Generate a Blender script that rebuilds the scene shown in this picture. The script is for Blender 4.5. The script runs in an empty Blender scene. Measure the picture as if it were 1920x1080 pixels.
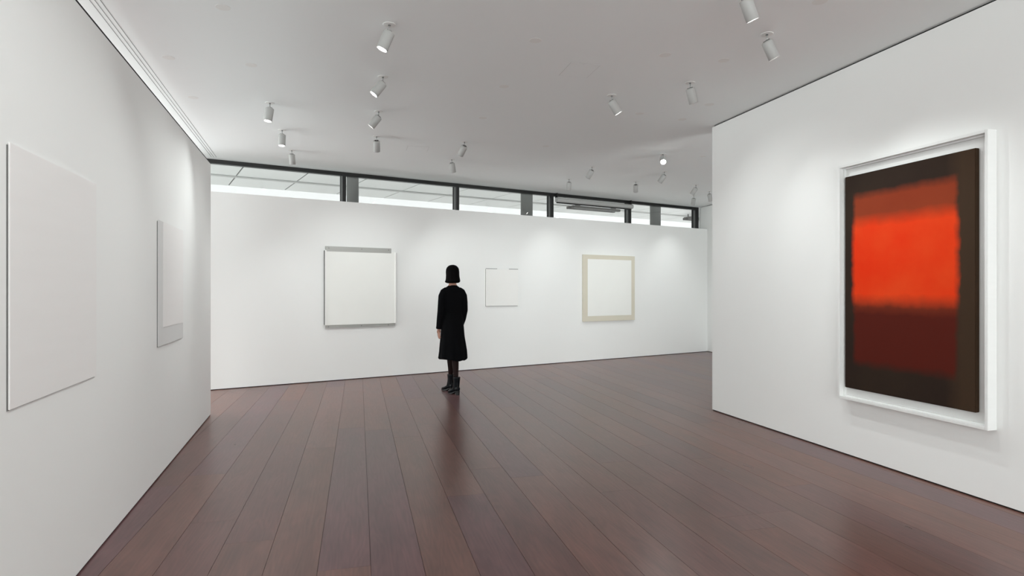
import bpy, bmesh, math, random
from mathutils import Vector, Matrix, Euler
import numpy as np
random.seed(7)
C = bpy.context.scene.collection
PI = math.pi

# ------------------------------------------------------------------ camera, world, exposure
F, H, CX, HY = 1140.0, 1.40, 960.0, 543.0
cd = bpy.data.cameras.new('camera'); cam = bpy.data.objects.new('camera', cd); C.objects.link(cam)
cam.location = (0, 0, H); cam.rotation_euler = (PI/2, 0, 0)
cd.sensor_width = 36; cd.lens = F/1920*36; cd.shift_y = (HY-540)/1920; cd.clip_start = .05
bpy.context.scene.camera = cam
sc = bpy.context.scene
sc.view_settings.view_transform = 'Standard'; sc.view_settings.look = 'None'
sc.view_settings.exposure = 0.81; sc.view_settings.gamma = 1.0; sc.view_settings.use_curve_mapping = False
sc.cycles.max_bounces = 10; sc.cycles.diffuse_bounces = 7; sc.cycles.glossy_bounces = 4
sc.cycles.use_denoising = True
sc.cycles.sample_clamp_indirect = 6.0
sc.cycles.caustics_reflective = False; sc.cycles.caustics_refractive = False
w = bpy.data.worlds.new('overcast_sky'); sc.world = w; w.use_nodes = True
WORLD = 1.5
w.node_tree.nodes['Background'].inputs[0].default_value = (.97, .985, 1, 1)
w.node_tree.nodes['Background'].inputs[1].default_value = WORLD
SPOT_W = 0.46      # multiplier on every spotlight
CEIL = 3.30
# soft area lights: two added unseen fills, and two assumed ones on the left
def area(name, loc, tgt, sx, sy, watts, col=(.915, .985, .985)):
    ld = bpy.data.lights.new(name, 'AREA'); o = bpy.data.objects.new(name, ld); C.objects.link(o)
    ld.shape = 'RECTANGLE'; ld.size = sx; ld.size_y = sy; ld.energy = watts; ld.color = col
    o.location = loc; o.rotation_euler = (Vector(tgt)-Vector(loc)).to_track_quat('-Z', 'Y').to_euler(); return o
area('fill_behind', (2.2, -5.8, 1.65), (2.2, 0, 1.65), 12, 3.0, 450)  # added fill from behind the camera; that wall has no window
area('fill_side_room', (6.9, 4.2, 1.5), (3.6, 12, 2.0), 3.4, 2.6, 165)  # added unseen fill that brightens the far right walls and ceiling
area('assumed_fill_left', (-8.6, 5.2, 1.55), (0, 6.6, 2.0), 7.5, 2.9, 230)  # assumed unseen lamp for daylight from the left; the outer wall is solid
area('assumed_fill_left_wall', (-6.55, 7.25, 1.6), (-6.55+.516, 7.25-.856, 1.6), 4.4, 2.9, 70)  # assumed lamp standing in for full-height glazing; the wall below is solid

# ------------------------------------------------------------------ materials
def mat(name, col, rough=.6, metal=0.0, spec=.5, emit=0):
    m = bpy.data.materials.new(name); m.use_nodes = True
    b = m.node_tree.nodes['Principled BSDF']
    b.inputs['Base Color'].default_value = (*col, 1); b.inputs['Roughness'].default_value = rough
    b.inputs['Metallic'].default_value = metal; b.inputs['Specular IOR Level'].default_value = spec
    if emit:
        b.inputs['Emission Color'].default_value = (1, .985, .95, 1); b.inputs['Emission Strength'].default_value = emit
    return m
def nodes(m): return m.node_tree.nodes, m.node_tree.links, m.node_tree.nodes['Principled BSDF']
def N(ns, t, **k):
    n = ns.new(t)
    for a, b in k.items(): setattr(n, a, b)
    return n
def srgb(r, g, b):
    f = lambda c: ((c/255+.055)/1.055)**2.4 if c > 10 else c/255/12.92
    return (f(r), f(g), f(b))
def noisy(name, c1, c2, scale=(5, 5, 5), detail=4, rough=.8, bump=0, rmix=None, spec=.5, dist=0):
    m = mat(name, c1, rough, spec=spec); ns, ls, b = nodes(m)
    tc = N(ns, 'ShaderNodeTexCoord'); mp = N(ns, 'ShaderNodeMapping'); mp.inputs['Scale'].default_value = scale
    nz = N(ns, 'ShaderNodeTexNoise'); nz.inputs['Scale'].default_value = 1; nz.inputs['Detail'].default_value = detail
    nz.inputs['Distortion'].default_value = dist
    mx = N(ns, 'ShaderNodeMix', data_type='RGBA'); mx.inputs[6].default_value = (*c1, 1); mx.inputs[7].default_value = (*c2, 1)
    ls.new(tc.outputs['Object'], mp.inputs['Vector']); ls.new(mp.outputs[0], nz.inputs['Vector'])
    ls.new(nz.outputs[0], mx.inputs[0]); ls.new(mx.outputs[2], b.inputs['Base Color'])
    if bump:
        bp = N(ns, 'ShaderNodeBump'); bp.inputs['Strength'].default_value = bump; bp.inputs['Distance'].default_value = .003
        ls.new(nz.outputs[0], bp.inputs['Height']); ls.new(bp.outputs[0], b.inputs['Normal'])
    return m
WALL = noisy('wall_paint', (.86, .865, .855), (.87, .875, .865), (3, 3, 3), 3, .85, spec=.25)
CEILM = noisy('ceiling_paint', (.84, .862, .862), (.85, .872, .872), (2, 2, 2), 3, .9, spec=.2)
BLACK = mat('black_metal', (.009, .009, .009), .5)
GAP = mat('dark_gap', (.004, .004, .004), .9)
FRAME = mat('window_metal', (.018, .018, .018), .42, .3)
FRAME2 = mat('window_metal_side', (.14, .14, .137), .35, .3)
LAMPW = mat('white_powder_coat', (.43, .43, .42), .5, spec=.3)
LAMPD = mat('lamp_rear', (.09, .09, .09), .5)
STEM = mat('lamp_stem', (.42, .42, .41), .4, .5)
LENS = mat('lamp_lens', (1, 1, 1), .3, emit=14)
PLATE = mat('cover_plate', (.81, .81, .795), .85, spec=.2)

# ------------------------------------------------------------------ helpers
def link(o, parent=None):
    C.objects.link(o)
    if parent: o.parent = parent
    return o
def from_bm(name, bm, m, parent=None, smooth=False):
    me = bpy.data.meshes.new(name); bmesh.ops.recalc_face_normals(bm, faces=bm.faces[:]); bm.to_mesh(me); bm.free()
    for mm in (m if isinstance(m, (list, tuple)) else [m]): me.materials.append(mm)
    if smooth:
        for p in me.polygons: p.use_smooth = True
    return link(bpy.data.objects.new(name, me), parent)
def box(bm, x0, x1, y0, y1, z0, z1, bev=0, mi=0):
    t = bmesh.new()
    vs = [t.verts.new(p) for p in ((x0,y0,z0),(x1,y0,z0),(x1,y1,z0),(x0,y1,z0),(x0,y0,z1),(x1,y0,z1),(x1,y1,z1),(x0,y1,z1))]
    for f in ((0,3,2,1),(4,5,6,7),(0,1,5,4),(1,2,6,5),(2,3,7,6),(3,0,4,7)): t.faces.new([vs[i] for i in f])
    if bev: bmesh.ops.bevel(t, geom=t.edges[:], offset=bev, segments=2, affect='EDGES')
    for f in t.faces: f.material_index = mi
    me = bpy.data.meshes.new('t'); t.to_mesh(me); t.free(); bm.from_mesh(me); bpy.data.meshes.remove(me)
def loft(bm, rings, cap=True, mi=0):
    vs = [[bm.verts.new(p) for p in r] for r in rings]; n = len(rings[0]); fs = []
    for a, b in zip(vs, vs[1:]):
        for i in range(n): fs.append(bm.faces.new((a[i], a[(i+1) % n], b[(i+1) % n], b[i])))
    if cap: fs.append(bm.faces.new(vs[0][::-1])); fs.append(bm.faces.new(vs[-1]))
    for f in fs: f.material_index = mi
def circ(c, r, n=32, ry=None, axis='z'):
    ry = r if ry is None else ry; out = []
    for i in range(n):
        a = 2*PI*i/n; u, v = r*math.cos(a), ry*math.sin(a)
        out.append({'z': (c[0]+u, c[1]+v, c[2]), 'y': (c[0]+u, c[1], c[2]+v), 'x': (c[0], c[1]+u, c[2]+v)}[axis])
    return out
def lathe(bm, prof, n=32, mi=0, cap=True):
    loft(bm, [circ((0, 0, z), max(r, .0004), n) for r, z in prof], cap, mi)
def thing(name, label, cat, group=None, loc=(0, 0, 0), rz=0, kind=None):
    o = bpy.data.objects.new(name, None); o.empty_display_size = .1; C.objects.link(o)
    o.location = loc; o.rotation_euler = (0, 0, rz)
    tag(o, label, cat, group, kind); return o
def tag(o, label=None, cat=None, group=None, kind=None):
    if label: o['label'] = label
    if cat: o['category'] = cat
    if group: o['group'] = group
    if kind: o['kind'] = kind
    return o
def struct(o): o['kind'] = 'structure'; return o

# ------------------------------------------------------------------ the plan of the room
def fl(px, py):
    Y = F*H/(py-HY); return Vector(((px-CX)/F*Y, Y))
def ce(px, py, z=CEIL):
    Y = F*(z-H)/(HY-py); return Vector(((px-CX)/F*Y, Y))
class Plane:      # a wall's face: local x runs along it to the viewer's right, -y comes out into the room
    def __init__(s, a, b):
        s.a = a; s.L = (b-a).length; s.d = (b-a)/s.L; s.n = Vector((s.d.y, -s.d.x)); s.rz = math.atan2(s.d.y, s.d.x)
    def p(s, u, out=0): q = s.a+s.d*u+s.n*out; return (q.x, q.y)
PL = Plane(fl(145, 1080), fl(395, 778))
PB = Plane(fl(398, 731.7), fl(1327, 659.1))
PR = Plane(fl(1335.5, 769), fl(1920, 963.5))
PN = Plane(ce(386, 297), ce(1309, 389.1))
PD = Vector((-.2522, 1)).normalized()            # the direction the floor planks run
PF = Plane(Vector((4.33, 14.08)), Vector((4.33, 14.08))-PD*20)   # the far right wall, parallel to them
def wallobj(name, pl, u0, u1, z0, z1, th, m=WALL):
    bm = bmesh.new(); box(bm, u0, u1, 0, th, z0, z1)
    o = from_bm(name, bm, m); o.location = (*pl.p(0), 0); o.rotation_euler = (0, 0, pl.rz); return struct(o)
def strip(name, pl, u0, u1, z0, z1, y0, y1, m=GAP):
    bm = bmesh.new(); box(bm, u0, u1, y0, y1, z0, z1)
    o = from_bm(name, bm, m); o.location = (*pl.p(0), 0); o.rotation_euler = (0, 0, pl.rz); return struct(o)
# partitions
wallobj('wall_left', PL, -3.1, PL.L, .010, 2.802, .12)
strip('trim_1', PL, -3.1, PL.L-.10, 2.802, 2.815, .001, .12, GAP)
strip('baseboard_left', PL, -3.1, PL.L-.004, 0, .010, .006, .11)
wallobj('wall_back', PB, -.30, PB.L+.02, .010, 2.765, .14)
strip('baseboard_back', PB, -.30, PB.L, 0, .010, .006, .13)
wallobj('wall_right', PR, 0, 8.3, .010, 3.283, .32)
strip('trim_2', PR, .012, 8.3, 3.283, CEIL, .02, .30)
strip('baseboard_right', PR, .004, 8.3, 0, .010, .008, .31)
# outer shell
wallobj('wall_window_side', PN, -5.7, 10.25, 0, 2.35, .16)
wallobj('wall_far_right', PF, 0, 20.5, .010, CEIL-.012, .15)
strip('trim_3', PF, .30, 20.5, CEIL-.012, CEIL, .02, .14)
strip('baseboard_far_right', PF, 0, 20.5, 0, .010, .006, .14)
p1 = Vector(PN.p(-5.6)); p2 = Vector((-9.2, -6)); p3 = Vector((9.6, -6))
for nm, a, b in (('wall_outer_left', p2, p1), ('wall_near', p3, p2)):
    wallobj(nm, Plane(a, b), -.1, (b-a).length+.1, 0, CEIL, .15)

# ceiling: one slab
def poly_slab(name, pts, z0, z1, m):
    bm = bmesh.new(); lo = [bm.verts.new((p[0], p[1], z0)) for p in pts]; hi = [bm.verts.new((p[0], p[1], z1)) for p in pts]
    bm.faces.new(lo); bm.faces.new(hi[::-1]); n = len(pts)
    for i in range(n): bm.faces.new((lo[i], lo[(i+1) % n], hi[(i+1) % n], hi[i]))
    return from_bm(name, bm, m)
outline = [PN.p(-5.75, -.17), PN.p(10.42, -.17), PF.p(20.6, -.17), (9.8, -6.2), (-9.4, -6.2)]
struct(poly_slab('ceiling', outline, CEIL, CEIL+.25, CEILM))

# ------------------------------------------------------------------ floor: boards with real joints
def floor_mat():
    m = mat('oiled_oak', (.2, .14, .13), .42, spec=.40); ns, ls, b = nodes(m)
    uv = N(ns, 'ShaderNodeUVMap', uv_map='board'); tint = N(ns, 'ShaderNodeVertexColor', layer_name='tint')
    mp = N(ns, 'ShaderNodeMapping'); mp.inputs['Scale'].default_value = (1.0, 20, 1); ls.new(uv.outputs[0], mp.inputs[0])
    fine = N(ns, 'ShaderNodeTexNoise'); fine.inputs['Scale'].default_value = 3.2; fine.inputs['Detail'].default_value = 7
    fine.inputs['Roughness'].default_value = .55; ls.new(mp.outputs[0], fine.inputs['Vector'])
    # cathedral figure: rings of a stretched distance field, distorted
    mp2 = N(ns, 'ShaderNodeMapping'); mp2.inputs['Scale'].default_value = (.9, 7.5, 1); ls.new(uv.outputs[0], mp2.inputs[0])
    big = N(ns, 'ShaderNodeTexNoise'); big.inputs['Scale'].default_value = 1.2; big.inputs['Detail'].default_value = 1.2; ls.new(mp2.outputs[0], big.inputs['Vector'])
    mul = N(ns, 'ShaderNodeMath', operation='MULTIPLY'); mul.inputs[1].default_value = 75; ls.new(big.outputs[0], mul.inputs[0])
    sn = N(ns, 'ShaderNodeMath', operation='SINE'); ls.new(mul.outputs[0], sn.inputs[0])
    sn2 = N(ns, 'ShaderNodeMath', operation='MULTIPLY'); sn2.inputs[1].default_value = .10; ls.new(sn.outputs[0], sn2.inputs[0])
    add = N(ns, 'ShaderNodeMath', operation='ADD'); ls.new(fine.outputs[0], add.inputs[0]); ls.new(sn2.outputs[0], add.inputs[1])
    # blotches
    mp3 = N(ns, 'ShaderNodeMapping'); mp3.inputs['Scale'].default_value = (1.3, 4, 1); ls.new(uv.outputs[0], mp3.inputs[0])
    bl = N(ns, 'ShaderNodeTexNoise'); bl.inputs['Scale'].default_value = 1.7; bl.inputs['Detail'].default_value = 2; ls.new(mp3.outputs[0], bl.inputs['Vector'])
    ramp = N(ns, 'ShaderNodeMapRange'); ramp.inputs['From Min'].default_value = 0; ramp.inputs['From Max'].default_value = 1
    ramp.inputs['To Min'].default_value = .72; ramp.inputs['To Max'].default_value = 1.28; ls.new(add.outputs[0], ramp.inputs['Value'])
    r2 = N(ns, 'ShaderNodeMapRange'); r2.inputs['To Min'].default_value = .84; r2.inputs['To Max'].default_value = 1.16
    r2.inputs['From Min'].default_value = .3; r2.inputs['From Max'].default_value = .7; ls.new(bl.outputs[0], r2.inputs['Value'])
    mm = N(ns, 'ShaderNodeMath', operation='MULTIPLY'); ls.new(ramp.outputs[0], mm.inputs[0]); ls.new(r2.outputs[0], mm.inputs[1])
    vm = N(ns, 'ShaderNodeVectorMath', operation='SCALE'); ls.new(tint.outputs[0], vm.inputs[0]); ls.new(mm.outputs[0], vm.inputs['Scale'])
    ls.new(vm.outputs[0], b.inputs['Base Color'])
    rr = N(ns, 'ShaderNodeMapRange'); rr.inputs['To Min'].default_value = .26; rr.inputs['To Max'].default_value = .32; ls.new(bl.outputs[0], rr.inputs['Value'])
    ls.new(rr.outputs[0], b.inputs['Roughness'])
    bp = N(ns, 'ShaderNodeBump'); bp.inputs['Strength'].default_value = .07; bp.inputs['Distance'].default_value = .001
    ls.new(add.outputs[0], bp.inputs['Height']); ls.new(bp.outputs[0], b.inputs['Normal'])
    return m
FLOORM = floor_mat()
PW = .2594; A0 = .0599          # board width, phase of the seams
px_ = Vector((PD.y, -PD.x))     # across the boards
def floor():
    bm = bmesh.new(); uvl = bm.loops.layers.uv.new('board'); cl = bm.loops.layers.float_color.new('tint')
    g = .0010
    base = [(.152, .073, .060), (.143, .069, .059), (.130, .063, .056), (.158, .079, .066), (.130, .065, .067), (.152, .067, .050), (.138, .068, .055)]
    # joints that the photo shows: (pixel) -> row, distance along
    fixed = {}
    for (jx, jy) in ((441, 1018.5), (645, 1066), (1373, 968.5), (1449, 960.5), (1413, 993), (1340, 858), (528, 834), (1516, 908), (878, 928), (720, 744), (650, 803), (748, 820)):
        q = fl(jx, jy); fixed.setdefault(math.floor((q.dot(px_)-A0)/PW), []).append(q.dot(PD))
    for k in range(-38, 42):
        rnd = random.Random(k*13+5)
        u0, u1 = A0+k*PW, A0+(k+1)*PW
        joints = sorted(fixed.get(k, []))
        v = -7-rnd.random()*2; cuts = [v]
        while v < 16:
            v += rnd.uniform(3.0, 5.2)
            if all(abs(v-j) > 1.6 for j in joints): cuts.append(v)
        cuts = sorted(cuts+joints)
        for v0, v1 in zip(cuts, cuts[1:]):
            # clip at the window wall
            c = px_*((u0+u1)/2)
            den = PD.dot(PN.n); vlim = (PN.a-PN.n*.02-c).dot(PN.n)/den
            v1c = min(v1, vlim)
            if v1c-v0 < .05: continue
            r = base[rnd.randrange(len(base))]; s = rnd.uniform(.95, 1.04); col = (r[0]*s, r[1]*s, r[2]*s, 1)
            ou, ov = rnd.uniform(0, 50), rnd.uniform(0, 50)
            P = [(px_*a+PD*b2) for a, b2 in ((u0+g, v0+.0004), (u1-g, v0+.0004), (u1-g, v1c-.0004), (u0+g, v1c-.0004))]
            top = [bm.verts.new((p.x, p.y, 0)) for p in P]; bot = [bm.verts.new((p.x, p.y, -.006)) for p in P]
            fs = [bm.faces.new(top)]
            for i in range(4): fs.append(bm.faces.new((top[i], bot[i], bot[(i+1) % 4], top[(i+1) % 4])))
            for f in fs:
                for l in f.loops:
                    q = Vector((l.vert.co.x, l.vert.co.y)); l[uvl].uv = (q.dot(PD)+ov, q.dot(px_)-u0+ou*PW); l[cl] = col
    out = [Vector(p) for p in outline]
    vs = [bm.verts.new((p[0], p[1], -.005)) for p in out]; f = bm.faces.new(vs); f.material_index = 1
    me = bpy.data.meshes.new('floor'); bm.to_mesh(me); bm.free()
    # make sure every board's top looks up
    me.materials.append(FLOORM); me.materials.append(GAP)
    o = bpy.data.objects.new('floor', me); C.objects.link(o); return struct(o)
floor()

# ------------------------------------------------------------------ windows above the back partition
def glass_mat():
    m = bpy.data.materials.new('clear_glass'); m.use_nodes = True; ns, ls = m.node_tree.nodes, m.node_tree.links
    ns.remove(ns['Principled BSDF']); out = ns['Material Output']
    t = N(ns, 'ShaderNodeBsdfTransparent'); t.inputs[0].default_value = (.96, .975, .97, 1)
    gl = N(ns, 'ShaderNodeBsdfGlossy'); gl.inputs['Roughness'].default_value = .02
    mx = N(ns, 'ShaderNodeMixShader'); mx.inputs[0].default_value = .06
    ls.new(t.outputs[0], mx.inputs[1]); ls.new(gl.outputs[0], mx.inputs[2]); ls.new(mx.outputs[0], out.inputs[0])
    return m
GLASS = glass_mat()
MUL = [-4.12, -2.07, -.03, 2.009, 4.044, 6.107, 8.133, 10.19]
for i in range(7):
    a, b = MUL[i], MUL[i+1]
    wd = thing('window_%d' % (i+1), None, None, loc=(*PN.p(0), 0), rz=PN.rz, kind='structure')
    bm = bmesh.new(); box(bm, a+.028 if i else a-1.5, b-.028, 0, .05, CEIL-.059, CEIL, .002); from_bm('top_rail', bm, FRAME, wd)
    bm = bmesh.new(); box(bm, b-.028, b+.028 + (.012 if i == 6 else 0), 0, .05, 2.3, CEIL, .002); from_bm('mullion', bm, FRAME, wd)
    bm = bmesh.new(); box(bm, b-.024, b+.024, .05, .115, 2.3, CEIL-.002, .002); from_bm('mullion_web', bm, FRAME2, wd)
    bm = bmesh.new(); box(bm, b-.030, b+.028, .115, .16, 2.3, CEIL-.002, .002); from_bm('mullion', bm, FRAME, wd)
    bm = bmesh.new(); box(bm, (a+.03) if i else a-1.5, b-.03, .14, .16, CEIL-.044, CEIL-.030); from_bm('outer_rail', bm, FRAME, wd)
    bm = bmesh.new(); box(bm, (a+.026) if i else a-1.5, b-.026, .078, .086, 2.34, CEIL-.001); from_bm('glass_pane', bm, GLASS, wd)

# ------------------------------------------------------------------ outdoors, beyond the windows
SOFF = noisy('soffit_panel', (.74, .74, .735), (.80, .80, .79), (.8, .8, .8), 4, .35, spec=.5)
SEAM = mat('soffit_seam', (.09, .09, .09), .8)
BEAM = mat('soffit_beam', (.50, .50, .49), .6)
FACADE = mat('white_facade', (.60, .60, .595), .7)
PAVE = noisy('pale_paving', (.62, .62, .6), (.68, .68, .66), (1, 1, 1), 3, .8)
CONC = noisy('column_concrete', (.115, .115, .11), (.15, .15, .145), (1, 1, 6), 4, .6)
gz = -.25
zS = 3.80
def onN(px, py, z):           # depth out from the window plane and place along it of a point at height z
    q = ce(px, py, z)-PN.a; return q.dot(PN.d), -q.dot(PN.n)
vb1 = onN(397, 325.8, zS)[1]; vend = onN(397, 345.8, zS)[1]
bm = bmesh.new(); box(bm, -14, 34, .22, 24, gz-.1, gz)
o = from_bm('ground', bm, PAVE); o.location = (*PN.p(0), 0); o.rotation_euler.z = PN.rz; struct(o)
spc = 1.235; s0 = onN(454, 316, zS)[0]
bm = bmesh.new(); box(bm, -12, 30, .16, vend, zS+.012, zS+.3, mi=1)
k = -8
while k < 22:
    x0 = s0+k*spc
    for ya, yb in ((.17, vb1-.012), (vb1+.15, vend-.005)):
        box(bm, x0+.014, x0+spc-.014, ya, yb, zS, zS+.02, mi=0)
    k += 1
box(bm, -12, 30, vb1+.012, vb1+.138, zS-.02, zS+.03, mi=2)
o = from_bm('soffit', bm, [SOFF, SEAM, BEAM]); o.location = (*PN.p(0), 0); o.rotation_euler.z = PN.rz; struct(o)
# building opposite: white panels and ledges
fb = thing('building', 'white building opposite, its panels and ledges seen low through the high windows', 'building', loc=(*PN.p(0), 0), rz=PN.rz)
bm = bmesh.new(); box(bm, -12, 34, vend+5.0, vend+5.4, gz, 7.5); from_bm('facade_wall', bm, FACADE, fb)
for k in range(12):
    bm = bmesh.new(); x0 = -8+k*3.1; box(bm, x0, x0+2.3, vend+4.35, vend+5.0, 2.95, 4.05, .01); from_bm('facade_panel', bm, FACADE, fb)
for z in (3.35, 3.75, 4.15):
    bm = bmesh.new(); box(bm, -8, 32, vend+4.7, vend+5.0, z, z+.10, .01); from_bm('ledge', bm, BEAM, fb)
# round columns
for (pxa, pxb, lb) in ((650, 672.5, 'round dark grey column outside, directly right of the first mullion'),
                       (976, 999, 'round dark grey column outside the third window, left of the middle mullion'),
                       (1218.5, 1239, 'round dark grey column outside the last window on the right')):
    # centre line stands 0.62 m outside the glass
    xc = (pxa+pxb)/2; r_ = Vector(((xc-CX)/F, 1)); off = .62
    t_ = (PN.a-PN.n*off).dot(PN.n)/r_.dot(PN.n); P = r_*t_; rad = (pxb-pxa)/2/F*P.y*.98
    t = thing('column', lb, 'column', 'columns outside the windows', loc=(P.x, P.y, gz))
    bm = bmesh.new(); lathe(bm, [(rad, 0), (rad, zS-gz-.06)], 40); from_bm('shaft', bm, CONC, t, True)
    bm = bmesh.new(); lathe(bm, [(rad*1.02, zS-gz-.06), (rad*1.02, zS-gz)], 40); from_bm('collar', bm, BEAM, t, True)
# dark linear fixtures under the soffit
DKF = mat('fixture_grey', (.10, .095, .09), .5)
def fixture(px0, py0, px1, py1, lb, z=3.62):
    a, b = ce(px0, py0, z), ce(px1, py1, z); c = (a+b)/2; L_ = (b-a).length
    t = thing('linear_lamp', lb, 'lamp', 'dark linear lamps outside', loc=(c.x, c.y, z), rz=PN.rz)
    for y in (-.11, .11):
        bm = bmesh.new(); box(bm, -L_/2, L_/2, y-.05, y+.05, 0, .07, .006); from_bm('housing', bm, DKF, t)
    for x in (-L_*.38, L_*.38):
        bm = bmesh.new(); box(bm, x-.05, x+.05, -.14, .14, .07, .09); lathe_ = bm
        box(bm, x-.012, x+.012, -.012, .012, .09, zS-z, 0); from_bm('bracket', bm, DKF, t)
fixture(1067, 391, 1158, 398, 'dark grey double linear lamp outside the fourth window, below the roller blind')
fixture(1287, 412, 1312, 414, 'dark linear lamp outside, cut off by the rightmost mullion')
# roller blind drawn up in the fourth bay
BL = noisy('blind_fabric', (.42, .42, .415), (.47, .47, .46), (2, 30, 30), 2, .7)
rb = thing('roller_blind', 'grey rolled up blind with a black bottom bar in the fourth window bay', 'blind', loc=(*PN.p(0), 0), rz=PN.rz)
def zN(px, py, off=-.0):
    r_ = Vector(((px-CX)/F, 1)); P = r_*((PN.a+PN.n*off).dot(PN.n)/r_.dot(PN.n)); return H-(py-HY)/F*P.y, (P-PN.a).dot(PN.d)
zt, ut = zN(1100, 379, .02); ze, ue = zN(1178, 380, .02)
bm = bmesh.new(); loft(bm, [circ((x, -.052, 3.165), rr, 28, axis='x') for x, rr in ((6.165, .046), (8.135, .046), (8.14, .044))]); from_bm('tube', bm, BL, rb, False)
bm = bmesh.new(); box(bm, 6.165, 8.11, -.064, -.040, 3.098, 3.119, .003); from_bm('bottom_bar', bm, BLACK, rb)
for x in (6.175, 8.10):
    bm = bmesh.new(); box(bm, x-.004, x+.004, -.075, 0, 3.13, CEIL-.002, .001); from_bm('bracket', bm, FRAME, rb)

# ------------------------------------------------------------------ art
PAPER = noisy('white_ground', (.835, .818, .808), (.872, .858, .85), (1.2, 1.2, 14), 5, .8, bump=.1)
LINEN = noisy('painted_linen', (.875, .88, .85), (.90, .905, .875), (4, 4, 4), 5, .75, bump=.1)
WARMW = noisy('warm_white', (.865, .86, .84), (.885, .88, .86), (5, 5, 5), 5, .8, bump=.1)
GREYP = noisy('pale_grey', (.70, .70, .695), (.73, .73, .725), (3, 3, 3), 4, .8)
RAW = noisy('raw_canvas', (.66, .64, .52), (.70, .64, .55), (3, 3, 3), 5, .85, bump=.15)
ALU = mat('brushed_metal', (.42, .42, .40), .45, .4)
EDGE = mat('edge_and_shadow_line', (.16, .16, .155), .8)  # dark edge tone, also used for the shadow line at the near left canvas
def art(name, pl, u0, u1, z0, z1, label, cat='painting'):
    t = thing(name, label, cat, loc=(*pl.p((u0+u1)/2), (z0+z1)/2), rz=pl.rz); return t, (u1-u0)/2, (z1-z0)/2
# left wall, near
t, hw, hh = art('painting', PL, -.715, .245, .945, 1.956, 'large pale grey-white monochrome canvas nearest on the left wall')
bm = bmesh.new(); box(bm, -hw, hw, -.009, -.003, -hh, hh, .001); from_bm('canvas', bm, PAPER, t)
bm = bmesh.new(); box(bm, -hw-.006, hw-.01, -.003, 0, -hh-.003, hh-.01); from_bm('stretcher', bm, EDGE, t)  # enlarged past the left and bottom edges to draw a thin shadow line
# left wall, far
t, hw, hh = art('painting', PL, 1.585, 2.46, .978, 1.915, 'smaller white painting with a grey left strip, far end of the left wall')
bm = bmesh.new(); box(bm, -hw, hw, -.010, -.003, -hh, hh, .001); from_bm('backing_panel', bm, GREYP, t)
bm = bmesh.new(); box(bm, -hw+.135, hw-.001, -.012, -.010, -hh+.135, hh-.002, .0008); from_bm('painted_field', bm, PAPER, t)
bm = bmesh.new(); box(bm, -hw-.006, hw-.01, -.003, 0, -hh-.003, hh-.01); from_bm('stretcher', bm, EDGE, t)  # overhangs left and bottom as a drawn dark line
# back wall, left: white panel held by metal straps
t, hw, hh = art('painting', PB, 1.535, 2.675, .857, 2.003, 'large white square panel held by grey metal straps on the back wall')
bm = bmesh.new(); box(bm, -hw, hw, -.042, -.012, -hh, hh, .002); from_bm('panel', bm, LINEN, t)
bm = bmesh.new(); box(bm, -hw+.014, hw-.085, -.044, -.006, hh-.02, hh+.058, .001); from_bm('metal_strap', bm, ALU, t)
bm = bmesh.new(); box(bm, -hw+.014, hw-.018, -.030, -.006, -hh-.045, -hh+.02, .001); from_bm('metal_strap', bm, ALU, t)
for s in (-1, 1):
    bm = bmesh.new(); box(bm, s*(hw-.012)-.012, s*(hw-.012)+.012, -.052, -.0, -hh+.002, hh-.004, .002); from_bm('side_strip', bm, WARMW, t)
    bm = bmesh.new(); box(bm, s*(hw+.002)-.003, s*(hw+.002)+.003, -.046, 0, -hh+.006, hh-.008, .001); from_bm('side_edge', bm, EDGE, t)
for x in (-hw+.06, 0, hw-.13):
    for z in (hh+.03, -hh-.024):
        y = -.044 if z > 0 else -.030
        bm = bmesh.new(); loft(bm, [circ((x, y-.003, z), .006, 12, axis='y'), circ((x, y+.004, z), .006, 12, axis='y')]); from_bm('bolt', bm, LAMPD, t)
# back wall, centre
t, hw, hh = art('painting', PB, 4.350, 5.010, 1.110, 1.766, 'small off-white square painting right of the standing woman')
bm = bmesh.new(); box(bm, -hw, hw, -.026, -.004, -hh, hh, .002); from_bm('panel', bm, WARMW, t)
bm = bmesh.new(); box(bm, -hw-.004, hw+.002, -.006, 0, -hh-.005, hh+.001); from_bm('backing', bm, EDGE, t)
for s, l in ((-1, .22), (1, .18)):
    bm = bmesh.new(); box(bm, min(s*hw, s*(hw-l)), max(s*hw, s*(hw-l)), -.028, -.002, hh, hh+.008, .001); from_bm('corner_clip', bm, LAMPD, t)
# back wall, right
t, hw, hh = art('painting', PB, 6.500, 7.845, .775, 2.085, 'white square painting with a cream unpainted border on the back wall')
bm = bmesh.new(); box(bm, -hw, hw, -.040, -.005, -hh, hh, .003); from_bm('canvas', bm, RAW, t)
bm = bmesh.new(); box(bm, -hw+.108, hw-.098, -.0425, -.040, -hh+.105, hh-.085, .001); from_bm('painted_field', bm, LINEN, t)
bm = bmesh.new(); box(bm, -hw+.02, hw-.02, -.005, 0, -hh+.02, hh-.02); from_bm('stretcher', bm, EDGE, t)

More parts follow.
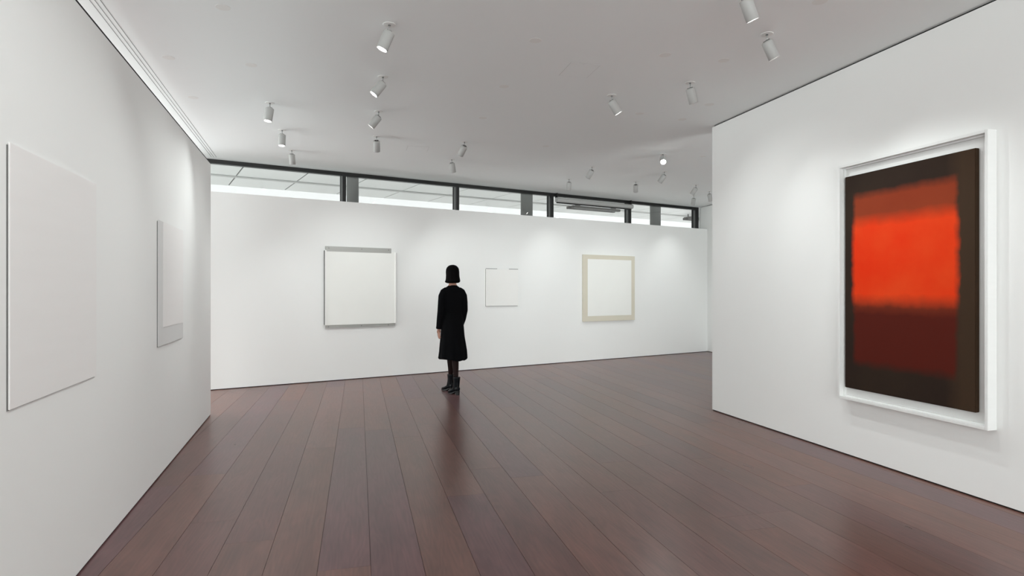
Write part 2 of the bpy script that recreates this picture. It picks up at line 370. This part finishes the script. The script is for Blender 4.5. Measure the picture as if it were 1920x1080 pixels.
# right wall: a dark abstract canvas in a deep white box frame
def glow_mat():
    m = mat('orange_and_brown_paint', (.02, .01, .01), .75, spec=.12); ns, ls, b = nodes(m)
    tc = N(ns, 'ShaderNodeTexCoord'); sep = N(ns, 'ShaderNodeSeparateXYZ'); ls.new(tc.outputs['Object'], sep.inputs[0])
    nz = N(ns, 'ShaderNodeTexNoise'); nz.inputs['Scale'].default_value = 11; nz.inputs['Detail'].default_value = 6; ls.new(tc.outputs['Object'], nz.inputs['Vector'])
    wob = N(ns, 'ShaderNodeMath', operation='MULTIPLY_ADD'); wob.inputs[1].default_value = .05; wob.inputs[2].default_value = -.025; ls.new(nz.outputs[0], wob.inputs[0])
    def M(op, a, b2=None, c=None, clamp=False):
        n = N(ns, 'ShaderNodeMath', operation=op); n.use_clamp = clamp
        for i, v in enumerate((a, b2, c)):
            if v is None: continue
            if isinstance(v, (int, float)): n.inputs[i].default_value = v
            else: ls.new(v, n.inputs[i])
        return n.outputs[0]
    x, z = sep.outputs[0], sep.outputs[2]
    def soft(v, lo, hi, s):        # soft band mask
        v = M('ADD', v, wob.outputs[0])
        a = M('MULTIPLY_ADD', M('SUBTRACT', v, lo), 1/s, .5, True); b3 = M('MULTIPLY_ADD', M('SUBTRACT', hi, v), 1/s, .5, True)
        return M('MULTIPLY', a, b3)
    def layer(prev, col, mask):
        mx = N(ns, 'ShaderNodeMix', data_type='RGBA'); mx.clamp_factor = True
        if isinstance(prev, tuple): mx.inputs[6].default_value = (*prev, 1)
        else: ls.new(prev, mx.inputs[6])
        if isinstance(col, tuple): mx.inputs[7].default_value = (*col, 1)
        else: ls.new(col, mx.inputs[7])
        ls.new(mask, mx.inputs[0]); return mx.outputs[2]
    big = N(ns, 'ShaderNodeTexNoise'); big.inputs['Scale'].default_value = 2.2; big.inputs['Detail'].default_value = 4; ls.new(tc.outputs['Object'], big.inputs['Vector'])
    ground = layer((.019, .010, .009), (.034, .022, .013), big.outputs[0])
    ground = layer(ground, (.048, .028, .016), soft(x, .40, .62, .12))
    inx = soft(x, -.455, .420, .035)
    rust = layer((.20, .027, .009), (.27, .046, .016), big.outputs[0])
    field = layer(rust, (.085, .011, .006), soft(z, -2.0, -.19, .14))          # rust, deepening to maroon downwards
    c = layer(ground, field, M('MULTIPLY', inx, soft(z, -.66, .70, .07)))      # one tall soft-edged field
    org = layer((.70, .028, .002), (.74, .060, .010), M('MULTIPLY_ADD', M('SUBTRACT', big.outputs[0], .45), 3, .3, True))
    c = layer(c, org, M('MULTIPLY', soft(x, -.462, .425, .05), soft(z, -.150, .490, .11)))    # one bright orange field over it
    ls.new(c, b.inputs['Base Color'])
    bp = N(ns, 'ShaderNodeBump'); bp.inputs['Strength'].default_value = .12; bp.inputs['Distance'].default_value = .002
    ls.new(nz.outputs[0], bp.inputs['Height']); ls.new(bp.outputs[0], b.inputs['Normal'])
    return m
FRW = noisy('frame_white', (.78, .785, .775), (.81, .815, .805), (6, 6, 40), 3, .5)
ART = glow_mat()
fu0, fu1, fz0, fz1, fd = 1.965, 3.217, .486, 2.440, .080
t = thing('framed_painting', 'large abstract canvas, orange on dark brown, in a deep white box frame', 'painting', loc=(*PR.p((fu0+fu1)/2), (fz0+fz1)/2), rz=PR.rz)
hw, hh = (fu1-fu0)/2, (fz1-fz0)/2
bm = bmesh.new(); box(bm, -hw+.01, hw-.01, -.022, -.002, -hh+.01, hh-.01); from_bm('backboard', bm, FRW, t)
lip = .020
for x0, x1, z0, z1 in ((-hw, -hw+lip, -hh, hh), (hw-lip, hw, -hh, hh)):
    bm = bmesh.new(); box(bm, x0, x1, -fd, -.001, z0, z1, .0015); from_bm('frame_side', bm, FRW, t)
for z0, z1 in ((-hh, -hh+lip), (hh-lip, hh)):
    bm = bmesh.new(); box(bm, -hw+lip, hw-lip, -fd, -.001, z0, z1, .0015)
    from_bm('frame_rail', bm, FRW, t)
bm = bmesh.new()   # the stepped inner ledge
il, iw = lip, .012
box(bm, -hw+il, -hw+il+iw, -.045, -.022, -hh+il, hh-il); box(bm, hw-il-iw, hw-il, -.045, -.022, -hh+il, hh-il)
box(bm, -hw+il+iw, hw-il-iw, -.045, -.022, -hh+il, -hh+il+iw); box(bm, -hw+il+iw, hw-il-iw, -.045, -.022, hh-il-iw, hh-il)
from_bm('inner_ledge', bm, FRW, t)
ccx = (2.020+3.121)/2-(fu0+fu1)/2; ccz = (2.340+.583)/2-(fz0+fz1)/2
bm = bmesh.new(); box(bm, -.5505, .5505, -.058, -.022, -.8785, .8785, .004)
o = from_bm('canvas', bm, ART, t); o.location = (ccx, 0, ccz)

# ------------------------------------------------------------------ ceiling fittings
def make_spot():
    t = thing('spotlight', 'x', 'spotlight', loc=(0, 0, CEIL))
    bm = bmesh.new(); lathe(bm, [(.046, 0), (.046, -.0012), (.042, -.003), (.012, -.0035)]); from_bm('canopy', bm, PLATE, t, False)
    bm = bmesh.new(); lathe(bm, [(.005, -.003), (.005, -.054)], 16); from_bm('stem', bm, STEM, t, True)
    bm = bmesh.new(); lathe(bm, [(.0085, -.003), (.0085, -.010)], 16); from_bm('collar', bm, LAMPD, t, True)
    # housing: own frame, -z is where it aims, pivot at the origin
    hs = bpy.data.objects.new('housing', None)
    bm = bmesh.new()
    lathe(bm, [(.002, .004), (.030, .004), (.0395, -.002), (.041, -.006), (.041, -.134), (.0385, -.136), (.0365, -.134), (.0365, -.124), (.002, -.123)], 36)
    h = from_bm('housing', bm, LAMPW, t, False)
    for p in h.data.polygons: p.use_smooth = abs(p.normal.z) < .3
    bm = bmesh.new(); lathe(bm, [(.0360, -.1242), (.002, -.1244)], 32); ln = from_bm('lens', bm, LENS, h)
    bm = bmesh.new()
    for k in range(5):
        y = -.016+k*.008; hwid = math.sqrt(max(.024**2-y*y, 0)); box(bm, -hwid, hwid, y-.0016, y+.0016, .003, .010)
    fn = from_bm('cooling_fin', bm, LAMPD, h)
    ld = bpy.data.lights.new('lamp_light', 'SPOT'); lo = bpy.data.objects.new('lamp_light', ld); link(lo, h); lo.location = (0, 0, -.139)
    return t
proto = make_spot()
first = [True]
GRP = 'white cylinder spotlights on the ceiling'
def spot(px, py, target, label, watts=60, aim=(0, 0, -1), size=80, blend=1.0):
    if first[0]: r = proto; first[0] = False; ch = list(r.children)
    else:
        r = proto.copy(); C.objects.link(r); ch = []
        for c0 in proto.children:
            c = c0.copy(); C.objects.link(c); c.parent = r; ch.append(c)
            for g0 in c0.children:
                g = g0.copy(); C.objects.link(g); g.parent = c
                if g.type == 'LIGHT': g.data = g0.data.copy()
    q = ce(px, py); r.location = (q.x, q.y, CEIL); r['label'] = label; r['group'] = GRP
    for c in ch:
        if c.name.startswith('housing'):
            c.location = (0, 0, -.056)
            a = Vector(aim).normalized(); qt = a.to_track_quat('-Z', 'Y'); c.rotation_euler = qt.to_euler()
            lp = Vector((q.x, q.y, CEIL-.056))+a*.139; d = (Vector(target)-lp).normalized(); d = (d+a*.1).normalized()
            ql = qt.inverted() @ d.to_track_quat('-Z', 'Y')
            for g in c.children:
                if g.type == 'LIGHT':
                    g.rotation_euler = ql.to_euler(); g.data.energy = watts*SPOT_W; g.data.spot_size = math.radians(size); g.data.spot_blend = blend
                    g.data.shadow_soft_size = .016; g.data.color = (.95, .995, .985)
    return r
def onw(pl, u, z): return (*pl.p(u), z)
SPOTS = [
 ((730, 46),  onw(PL, -.2, 1.3),  'spotlight aimed at the near left canvas, biggest, its lit face showing', 50),
 ((718, 144), onw(PL, 1.5, 1.4),  'spotlight tilted down left with a thin lit face, second in the middle column', 42),
 ((710, 209), onw(PL, 3.2, 1.0),  'spotlight tilted sharply down left, third in the middle column, face unseen', 66),
 ((706, 256), onw(PB, 2.0, 1.0),  'spotlight showing its dark rear fins, last in the middle column', 60),
 ((506, 193), onw(PL, 1.5, 1.0),  'leftmost spotlight, lit lower face showing, nearest of the left column', 72),
 ((529, 244), (-2.9, 7.2, 0),  'upright spotlight with glowing bottom, second of the left column', 60),
 ((547, 282), (-3.0, 8.2, 0),   'upright spotlight just above the black window rail, last of the left column', 38),
 ((871, 266), onw(PB, 2.3, .95),  'spotlight tilted down left, above and right of the woman\'s head', 50),
 ((847, 299), onw(PB, 4.2, .95),  'small near-upright spotlight straight above the woman, close to the window rail', 66),
 ((1110, 313), onw(PB, 5.0, .95), 'spotlight tilted down left over the third and fourth windows', 30),
 ((1067, 336), onw(PB, 6.0, .95), 'small upright spotlight by the window rail, above the third mullion', 32),
 ((1192, 341), onw(PB, 7.6, .95), 'small spotlight with dark rear fins above the fourth mullion', 34),
 ((1243, 289), (1.0, 4.6, 1.0),   'spotlight pointed at the camera, its lamp glaring bright white', 22),
 ((1246, 322), onw(PB, 6.4, .95), 'spotlight tilted down left, directly below the glaring one', 32),
 ((1305, 347), onw(PB, 8.3, .95), 'tiny spotlight tilted down left near the right wall corner', 28),
 ((1301, 367), onw(PB, 9.0, .95), 'tiny upright spotlight over the right end of the window rail', 32),
 ((1330, 359), onw(PF, 2.2, 1.6), 'tiny spotlight partly hidden behind the edge of the right wall', 40),
 ((1147, 179), onw(PR, 1.4, .9), 'spotlight tilted down right in mid ceiling, left of the right wall', 62, 105),
 ((1294, 155), onw(PR, 2.3, 1.05), 'spotlight slightly tilted right, nearest the top corner of the right wall', 40),
 ((1438, 64), onw(PR, 2.95, 1.0), 'spotlight tilted down right with a thin glowing rim', 46),
 ((1398, -17), onw(PR, 2.7, 1.05), 'spotlight cut off by the top edge of the photo', 40),
]
AIMS = [(-.38, -.05, -.92), (-.58, -.15, -.8), (-.62, 0, -.78), (-.1, .55, -.82), (-.12, -.1, -.98), (0, -.1, -.99), (0, .25, -.97),
 (-.45, .45, -.77), (.15, .35, -.92), (-.45, .45, -.77), (-.05, .3, -.95), (.12, .6, -.78), (-.15, -.75, -.55), (-.5, .4, -.77), (-.5, .25, -.8),
 (-.1, .25, -.95), (.25, .2, -.95), (.5, .05, -.86), (.3, .2, -.93), (.45, .1, -.88), (.4, .15, -.9)]
for sp, am in zip(SPOTS, AIMS):
    p, tg, lb, wt = sp[:4]; spot(*p, tg, lb, wt, am, sp[4] if len(sp) > 4 else 80)
# unseen lamps added on the same grid, overhead and behind the camera, to light walls (light only: the photo shows nothing of their bodies)
def bare(x, y, target, watts, size=110):
    ld = bpy.data.lights.new('added_lamp_light', 'SPOT'); o = bpy.data.objects.new('added_lamp_light', ld); C.objects.link(o)
    o.location = (x, y, CEIL-.12); d = Vector(target)-o.location; o.rotation_euler = d.to_track_quat('-Z', 'Y').to_euler()
    ld.energy = watts*SPOT_W; ld.spot_size = math.radians(size); ld.spot_blend = 1; ld.shadow_soft_size = .04; ld.color = (.95, .995, .985)
bare(-.35, 2.3, onw(PL, -.9, 1.3), 45)
bare(-.1, 1.2, onw(PL, -1.9, .8), 45)
bare(2.2, 2.9, onw(PR, 3.9, 1.0), 11)
bare(2.5, 1.8, onw(PR, 5.0, 1.3), 20)
bare(2.8, .2, onw(PR, 6.6, 1.3), 40)
for x in (-3.5, -1, 1.5, 4): bare(x, -4.2, (x, -6, 1.4), 75)

# round cover plates and hatches in the ceiling
cm = None
covers = [((418, 14), 'faint round cover plate in the top left of the ceiling'),
 ((471, 122), 'faint round cover plate between the ceiling slots and the middle column of spotlights'),
 ((316, 108), 'faint round cover plate close beside the ceiling slots, nearer one'),
 ((362, 183), 'faint round cover plate close beside the ceiling slots, farther one'),
 ((1004, 76), 'round cover plate alone in the middle of the ceiling'),
 ((1247, 103), 'round cover plate left of the two right-hand spotlights'),
 ((1357, 113), 'faint round cover plate between two spotlights near the right wall'),
 ((1537, 3), 'round cover plate at the top edge, right of all spotlights'),
 ((945, 162), 'faint round cover plate right of the second middle spotlight'),
 ((1023, 274), 'small faint round cover plate above the third window'),
 ((1199, 213), 'tiny cover plate right of the down-right tilted mid-ceiling spotlight'),
 ((1279, 224), 'tiny cover plate a little left of the right wall\'s top corner, nearer one'),
 ((1330, 196), 'tiny cover plate directly above the right wall\'s top corner'),
 ((1318, 293), 'tiny cover plate beside the right wall edge, level with the glaring lamp'),
 ((905, 221), 'faint round cover plate above the woman, right of the middle spotlights')]
for (p, lb) in covers:
    q = ce(*p)
    if cm is None:
        bm = bmesh.new(); lathe(bm, [(.047, 0), (.047, -.0009), (.046, -.0013), (.002, -.0014)], 32); o = from_bm('cover_plate', bm, PLATE); cm = o.data
    else: o = bpy.data.objects.new('cover_plate', cm); C.objects.link(o)
    o.location = (q.x, q.y, CEIL); tag(o, lb, 'cover plate', 'round cover plates on the ceiling')
def hatch(cx, cy, hw_, hd_, rz, lb):
    t = thing('access_panel', lb, 'ceiling panel', 'flush access panels', loc=(cx, cy, CEIL), rz=rz)
    bm = bmesh.new(); box(bm, -hw_, hw_, -hd_, hd_, -.0012, 0); from_bm('panel', bm, CEILM, t)
    bm = bmesh.new(); e = .0022
    for x0, x1, y0, y1 in ((-hw_-e, hw_+e, -hd_-e, -hd_), (-hw_-e, hw_+e, hd_, hd_+e), (-hw_-e, -hw_, -hd_, hd_), (hw_, hw_+e, -hd_, hd_)): box(bm, x0, x1, y0, y1, -.0006, 0)
    from_bm('shadow_gap', bm, STEM, t)
rzp = math.atan2(PD.y, PD.x)-PI/2
q = ce(1086, 132); hatch(q.x, q.y, .13, .16, rzp, 'flush square access panel faintly outlined in the mid ceiling')
q = ce(783, 279); hatch(q.x, q.y, .14, .14, rzp, 'flush access panel faintly outlined, left of the spotlight over the woman')
# three air slots along the left partition
sl = thing('air_slot_diffuser', 'three thin parallel air slots in the ceiling along the left wall', 'air vent', loc=(*ce(404, 295), CEIL), rz=PL.rz)
for pa, pb in (((172, 0), (393.5, 293)), ((181, 0), (399, 294)), ((192.6, 0), (404, 295))):
    a, b = ce(*pb), ce(*pa); m_ = Vector(ce(404, 295)); off = -((a-m_).dot(PL.n)+(b-m_).dot(PL.n))/2
    bm = bmesh.new(); box(bm, -8.3, -.02, off-.0018, off+.0018, -.0015, 0); from_bm('slot', bm, LAMPD, sl)

# ------------------------------------------------------------------ the woman
SKIN = mat('skin', (.42, .22, .16), .55)
TIGHT = mat('sheer_tights', (.014, .006, .0055), .7, spec=.15)
DRESS = noisy('black_dress', (.0025, .0025, .003), (.004, .004, .005), (40, 40, 40), 4, .92, spec=.08)
HAIR = noisy('black_hair', (.0022, .002, .002), (.005, .0042, .0042), (90, 90, 5), 4, .6, bump=.5, spec=.03)
BOOT = mat('black_leather', (.002, .003, .0045), .36, spec=.18)
woman = thing('person', 'woman with a black bob, long-sleeved black dress, tights and ankle boots, back turned', 'person', loc=(-.806, 8.25, 0), rz=math.radians(28))
def bake(o, mods):
    for k, kw in mods:
        m = o.modifiers.new(k, k)
        for a, v in kw.items(): setattr(m, a, v)
    dg = bpy.context.evaluated_depsgraph_get(); dg.update()
    me = bpy.data.meshes.new_from_object(o.evaluated_get(dg)); return me
def skin_mesh(chains, root=0, sub=2):
    vs, es, rs, idx = [], [], [], {}
    for ch in chains:
        prev = None
        for (p, r) in ch:
            key = tuple(round(c, 4) for c in p)
            if key not in idx: idx[key] = len(vs); vs.append(p); rs.append(r)
            i = idx[key]
            if prev is not None and prev != i: es.append((prev, i))
            prev = i
    me = bpy.data.meshes.new('sk'); me.from_pydata(vs, es, []); o = bpy.data.objects.new('sk', me); C.objects.link(o)
    o.modifiers.new('s', 'SKIN')
    for i, sv in enumerate(me.skin_vertices[0].data):
        r = rs[i]; sv.radius = r if isinstance(r, tuple) else (r, r); sv.use_root = (i == root)
    m = bake(o, [('SUBSURF', dict(levels=sub, render_levels=sub))]); bpy.data.objects.remove(o); return m
def merge_remesh(name, meshes, voxel, smooth=4, extra=None):
    bm = bmesh.new()
    for m in meshes: bm.from_mesh(m)
    if extra: extra(bm)
    me = bpy.data.meshes.new(name); bm.to_mesh(me); bm.free(); o = bpy.data.objects.new(name, me); C.objects.link(o)
    r = bake(o, [('REMESH', dict(mode='VOXEL', voxel_size=voxel)), ('SMOOTH', dict(factor=.5, iterations=smooth))])
    bpy.data.objects.remove(o); r.name = name
    for p in r.polygons: p.use_smooth = True
    return r
def hand_chains(W, s, curl):          # wrist point, side (-1 left), forward curl; fingers hang down
    wx, wy, wz = W; ch = []
    pc = (wx, wy+.012, wz-.055)
    ch.append([((wx, wy, wz), .019), (pc, (.034, .017))])
    out = []
    for k, (dy, ln, r) in enumerate(((.034, .066, .0085), (.012, .075, .0088), (-.010, .070, .0085), (-.031, .055, .0076))):
        b = (wx-s*.002, wy+.006+dy, wz-.082)
        m1 = (b[0]-s*curl*.3, b[1]+.002, b[2]-ln*.42); m2 = (b[0]-s*curl*.9, b[1]+.003, b[2]-ln*.75); m3 = (b[0]-s*curl*1.5, b[1]+.004, b[2]-ln)
        out.append([((wx, wy+.006+dy*.7, wz-.055), .0105), (b, .0098), (m1, r), (m2, r*.92), (m3, r*.8)])
    out.append([((wx, wy+.018, wz-.028), .013), ((wx-s*.008, wy+.045, wz-.050), .0105), ((wx-s*.012, wy+.056, wz-.078), .0088), ((wx-s*.013, wy+.058, wz-.098), .0075)])
    return out
Lw = (-.186, .030, .885); Rw = (.150, .086, .890)
pel = (0, 0, .93)
body_chains = [
 [(pel, (.135, .095)), ((0, .01, 1.06), (.105, .080)), ((0, .012, 1.20), (.115, .085)), ((0, 0, 1.34), (.125, .080)), ((0, -.008, 1.425), (.060, .052)), ((0, .002, 1.49), .047), ((0, .014, 1.55), .052)],
 [((0, 0, 1.34), (.125, .080)), ((-.10, -.006, 1.385), .050), ((-.145, -.006, 1.365), .042), ((-.165, -.014, 1.24), .038), ((-.176, -.018, 1.12), .034), ((-.182, .010, 1.00), .029), (Lw, .021), ((Lw[0], Lw[1]+.004, Lw[2]-.035), (.015, .030)), ((Lw[0], Lw[1]+.006, Lw[2]-.080), (.013, .036))],
 [((0, 0, 1.34), (.125, .080)), ((.10, -.006, 1.385), .050), ((.145, -.006, 1.365), .042), ((.164, -.012, 1.24), .038), ((.172, -.008, 1.12), .034), ((.164, .034, 1.00), .029), (Rw, .021), ((Rw[0]-.003, Rw[1]+.010, Rw[2]-.034), (.015, .030)), ((Rw[0]-.005, Rw[1]+.022, Rw[2]-.078), (.013, .035))],
 [(pel, (.135, .095)), ((-.082, .010, .86), .084), ((-.052, .045, .70), .070), ((-.012, .074, .52), .050), ((.004, .076, .40), .051), ((.014, .100, .27), .037), ((.021, .124, .145), .029), ((.021, .134, .10), .030)],
 [(pel, (.135, .095)), ((.082, -.005, .86), .084), ((.052, -.020, .70), .070), ((.020, -.040, .52), .050), ((.004, -.085, .40), .051), ((-.006, -.130, .27), .037), ((-.013, -.158, .145), .029), ((-.013, -.152, .10), .030)],
]
m_body = skin_mesh(body_chains)
hands = []
for W, s, fx in ((Lw, -1, 0), (Rw, 1, 1)):
    for ch in hand_chains(W, s, .010):
        if fx:    # the right hand is carried forward in front of the body
            R3 = Euler((math.radians(-12), 0, 0)).to_matrix()
            ch = [(tuple(Vector(W)+R3@(Vector(p)-Vector(W))+Vector((-.004, .0, 0))), r) for p, r in ch]
        ch = [(tuple(p), r) for p, r in ch]
        hands.append(skin_mesh([ch], 0, 1))
def head(bm):
    rings = []; zc = 1.615
    prof = [(-.118, .012), (-.110, .034), (-.095, .050), (-.070, .062), (-.040, .070), (-.005, .075), (.030, .077), (.060, .073), (.085, .060), (.103, .040), (.112, .014)]
    for dz, r in prof:
        ring = []
        for i in range(32):
            a = 2*PI*i/32; x = r*math.cos(a); y = r*1.24*math.sin(a)
            if math.sin(a) > 0 and dz < -.03: y += .010*math.sin(a)              # jaw forward
            c = math.exp(-((x/.011)**2))*(1 if math.sin(a) > 0 else 0)
            y += c*(.022*math.exp(-(((dz+.030)/.020)**2))+.006*math.exp(-(((dz+.068)/.008)**2)))   # nose, lips
            for ex in (-.032, .032): y -= .010*math.exp(-(((x-ex)/.014)**2+((dz-.0)/.012)**2))*(1 if math.sin(a) > 0 else 0)
            ring.append((x, .016+y, zc+dz))
        rings.append(ring)
    loft(bm, rings)
    for s in (-1, 1):       # ears
        loft(bm, [circ((s*(.064+.006*k), .012-.006*k, 1.610), .018-.004*k, 12, ry=.030-.005*k, axis='x') for k in range(3)])
bme = merge_remesh('body', [m_body]+hands, .0052, 3, head)
bme.materials.append(SKIN); bme.materials.append(TIGHT)
for p in bme.polygons:
    c = p.center
    p.material_index = 1 if (c.z < .95 and abs(c.x) < .135 and not (abs(c.x) > .105 and c.z > .70)) else 0
link(bpy.data.objects.new('body', bme), woman)
# dress
def dress(bm):
    rr = [(1.462, .055, .046, 0, -.002), (1.448, .070, .056, 0, -.004), (1.425, .105, .068, 0, -.005), (1.40, .145, .076, 0, -.004), (1.36, .160, .086, 0, 0), (1.28, .152, .098, 0, .006), (1.20, .145, .100, 0, .010),
          (1.08, .140, .098, 0, .010), (.98, .150, .112, 0, 0), (.88, .160, .125, 0, 0), (.76, .168, .138, .002, 0), (.66, .182, .152, .006, 0), (.57, .192, .165, .010, 0), (.49, .198, .176, .008, 0), (.462, .200, .178, .006, 0)]
    rings = []
    for z, rx, ry, cx_, cy_ in rr:
        f = max(0, (1.0-z)/.54); ring = []
        for i in range(64):
            a = 2*PI*i/64; k = 1+.045*f*math.sin(9*a+.8)+.03*f*math.sin(5*a+2)
            zz = z
            if z < .5: zz = z+.018*math.sin(2*a+1.0)+.008*math.sin(9*a)
            ring.append((cx_+rx*k*math.cos(a), cy_+ry*k*math.sin(a), zz))
        rings.append(ring)
    loft(bm, rings)
    def tube(pts):
        rg = []
        for i, (p, r) in enumerate(pts):
            p = Vector(p); q = Vector(pts[min(i+1, len(pts)-1)][0]); o_ = Vector(pts[max(i-1, 0)][0]); d = (q-o_).normalized()
            x_ = d.cross(Vector((0, 1, 0))).normalized(); y_ = d.cross(x_).normalized()
            rg.append([tuple(p+x_*(r*math.cos(2*PI*k/20))+y_*(r*math.sin(2*PI*k/20))) for k in range(20)])
        loft(bm, rg)
    tube([((-.085, -.004, 1.395), .046), ((-.128, -.006, 1.366), .052), ((-.156, -.010, 1.31), .051), ((-.168, -.015, 1.23), .047), ((-.178, -.018, 1.12), .045), ((-.182, .008, 1.00), .042), ((-.184, .026, .915), .039), ((-.186, .030, .870), .041)])
    tube([((.085, -.004, 1.395), .046), ((.128, -.006, 1.366), .052), ((.156, -.010, 1.31), .051), ((.166, -.014, 1.23), .047), ((.172, -.010, 1.12), .045), ((.166, .030, 1.00), .042), ((.153, .076, .91), .039), ((.150, .084, .885), .039)])
dme = merge_remesh('dress', [], .006, 7, dress); dme.materials.append(DRESS)
link(bpy.data.objects.new('dress', dme), woman)
# hair: a bob, open only in front
def hair(bm):
    prof = [(1.737, .014), (1.732, .036), (1.720, .058), (1.702, .075), (1.676, .087), (1.640, .091), (1.600, .090), (1.565, .092), (1.540, .096), (1.522, .099), (1.508, .098), (1.496, .088), (1.488, .066)]
    rings = []
    for z, r in prof:
        ring = []
        for i in range(48):
            a = 2*PI*i/48; x = r*.98*math.cos(a); y = r*1.13*math.sin(a)-.002
            if z < 1.66 and math.sin(a) > .35: y = min(y, .052)         # the face stays free in front
            if z < 1.54: x += -.018*math.exp(-((a-PI)/.45)**2)*math.exp(-((z-1.508)/.012)**2)
            x += .004*math.sin(17*a); ring.append((x, y, z))
        rings.append(ring)
    loft(bm, rings)
hme = merge_remesh('hair', [], .006, 2, hair); hme.materials.append(HAIR)
ho = link(bpy.data.objects.new('hair', hme), woman); ho.rotation_euler = (0, math.radians(-2.0), 0); ho.location = (.056, 0, 0)
# boots
def boot(x, y, rz):
    def upper(bm):
        loft(bm, [circ((0, cy, z), r, 24, ry=r2) for z, r, r2, cy in ((.240, .047, .054, -.004), (.225, .047, .054, -.004), (.17, .042, .048, -.002), (.13, .040, .052, .004), (.095, .038, .060, .012), (.07, .036, .060, .012))])
        rg = []
        for yy, hz, hwid, zc in ((-.052, .020, .022, .082), (-.040, .034, .031, .080), (-.01, .040, .034, .078), (.03, .038, .034, .070), (.07, .031, .037, .052), (.11, .023, .041, .036), (.150, .018, .038, .030), (.178, .013, .026, .026), (.190, .006, .010, .023)):
            rg.append([(hwid*math.cos(2*PI*k/24), yy, zc+hz*math.sin(2*PI*k/24)) for k in range(24)])
        loft(bm, rg)
    me = merge_remesh('boot', [], .005, 3, upper); me.materials.append(BOOT)
    o = link(bpy.data.objects.new('boot', me), woman); o.location = (x, y, 0); o.rotation_euler = (0, 0, rz)
    bm = bmesh.new(); rg = []
    for yy, hwid, z0, z1 in ((-.048, .014, .050, .062), (-.02, .020, .046, .062), (.03, .020, .028, .044), (.07, .028, .006, .024), (.11, .038, 0, .016), (.15, .034, 0, .014), (.182, .022, .003, .015), (.195, .008, .008, .016)):
        rg.append([(-hwid, yy, z0), (hwid, yy, z0), (hwid, yy, z1), (-hwid, yy, z1)])
    loft(bm, rg); from_bm('sole', bm, BLACK, o)
    bm = bmesh.new(); loft(bm, [circ((0, -.026, z), r, 20, ry=r*1.0) for z, r in ((0, .025), (.004, .027), (.03, .028), (.058, .031))]); from_bm('heel', bm, BLACK, o)
boot(.022, .122, math.radians(16)); boot(-.014, -.168, math.radians(10))
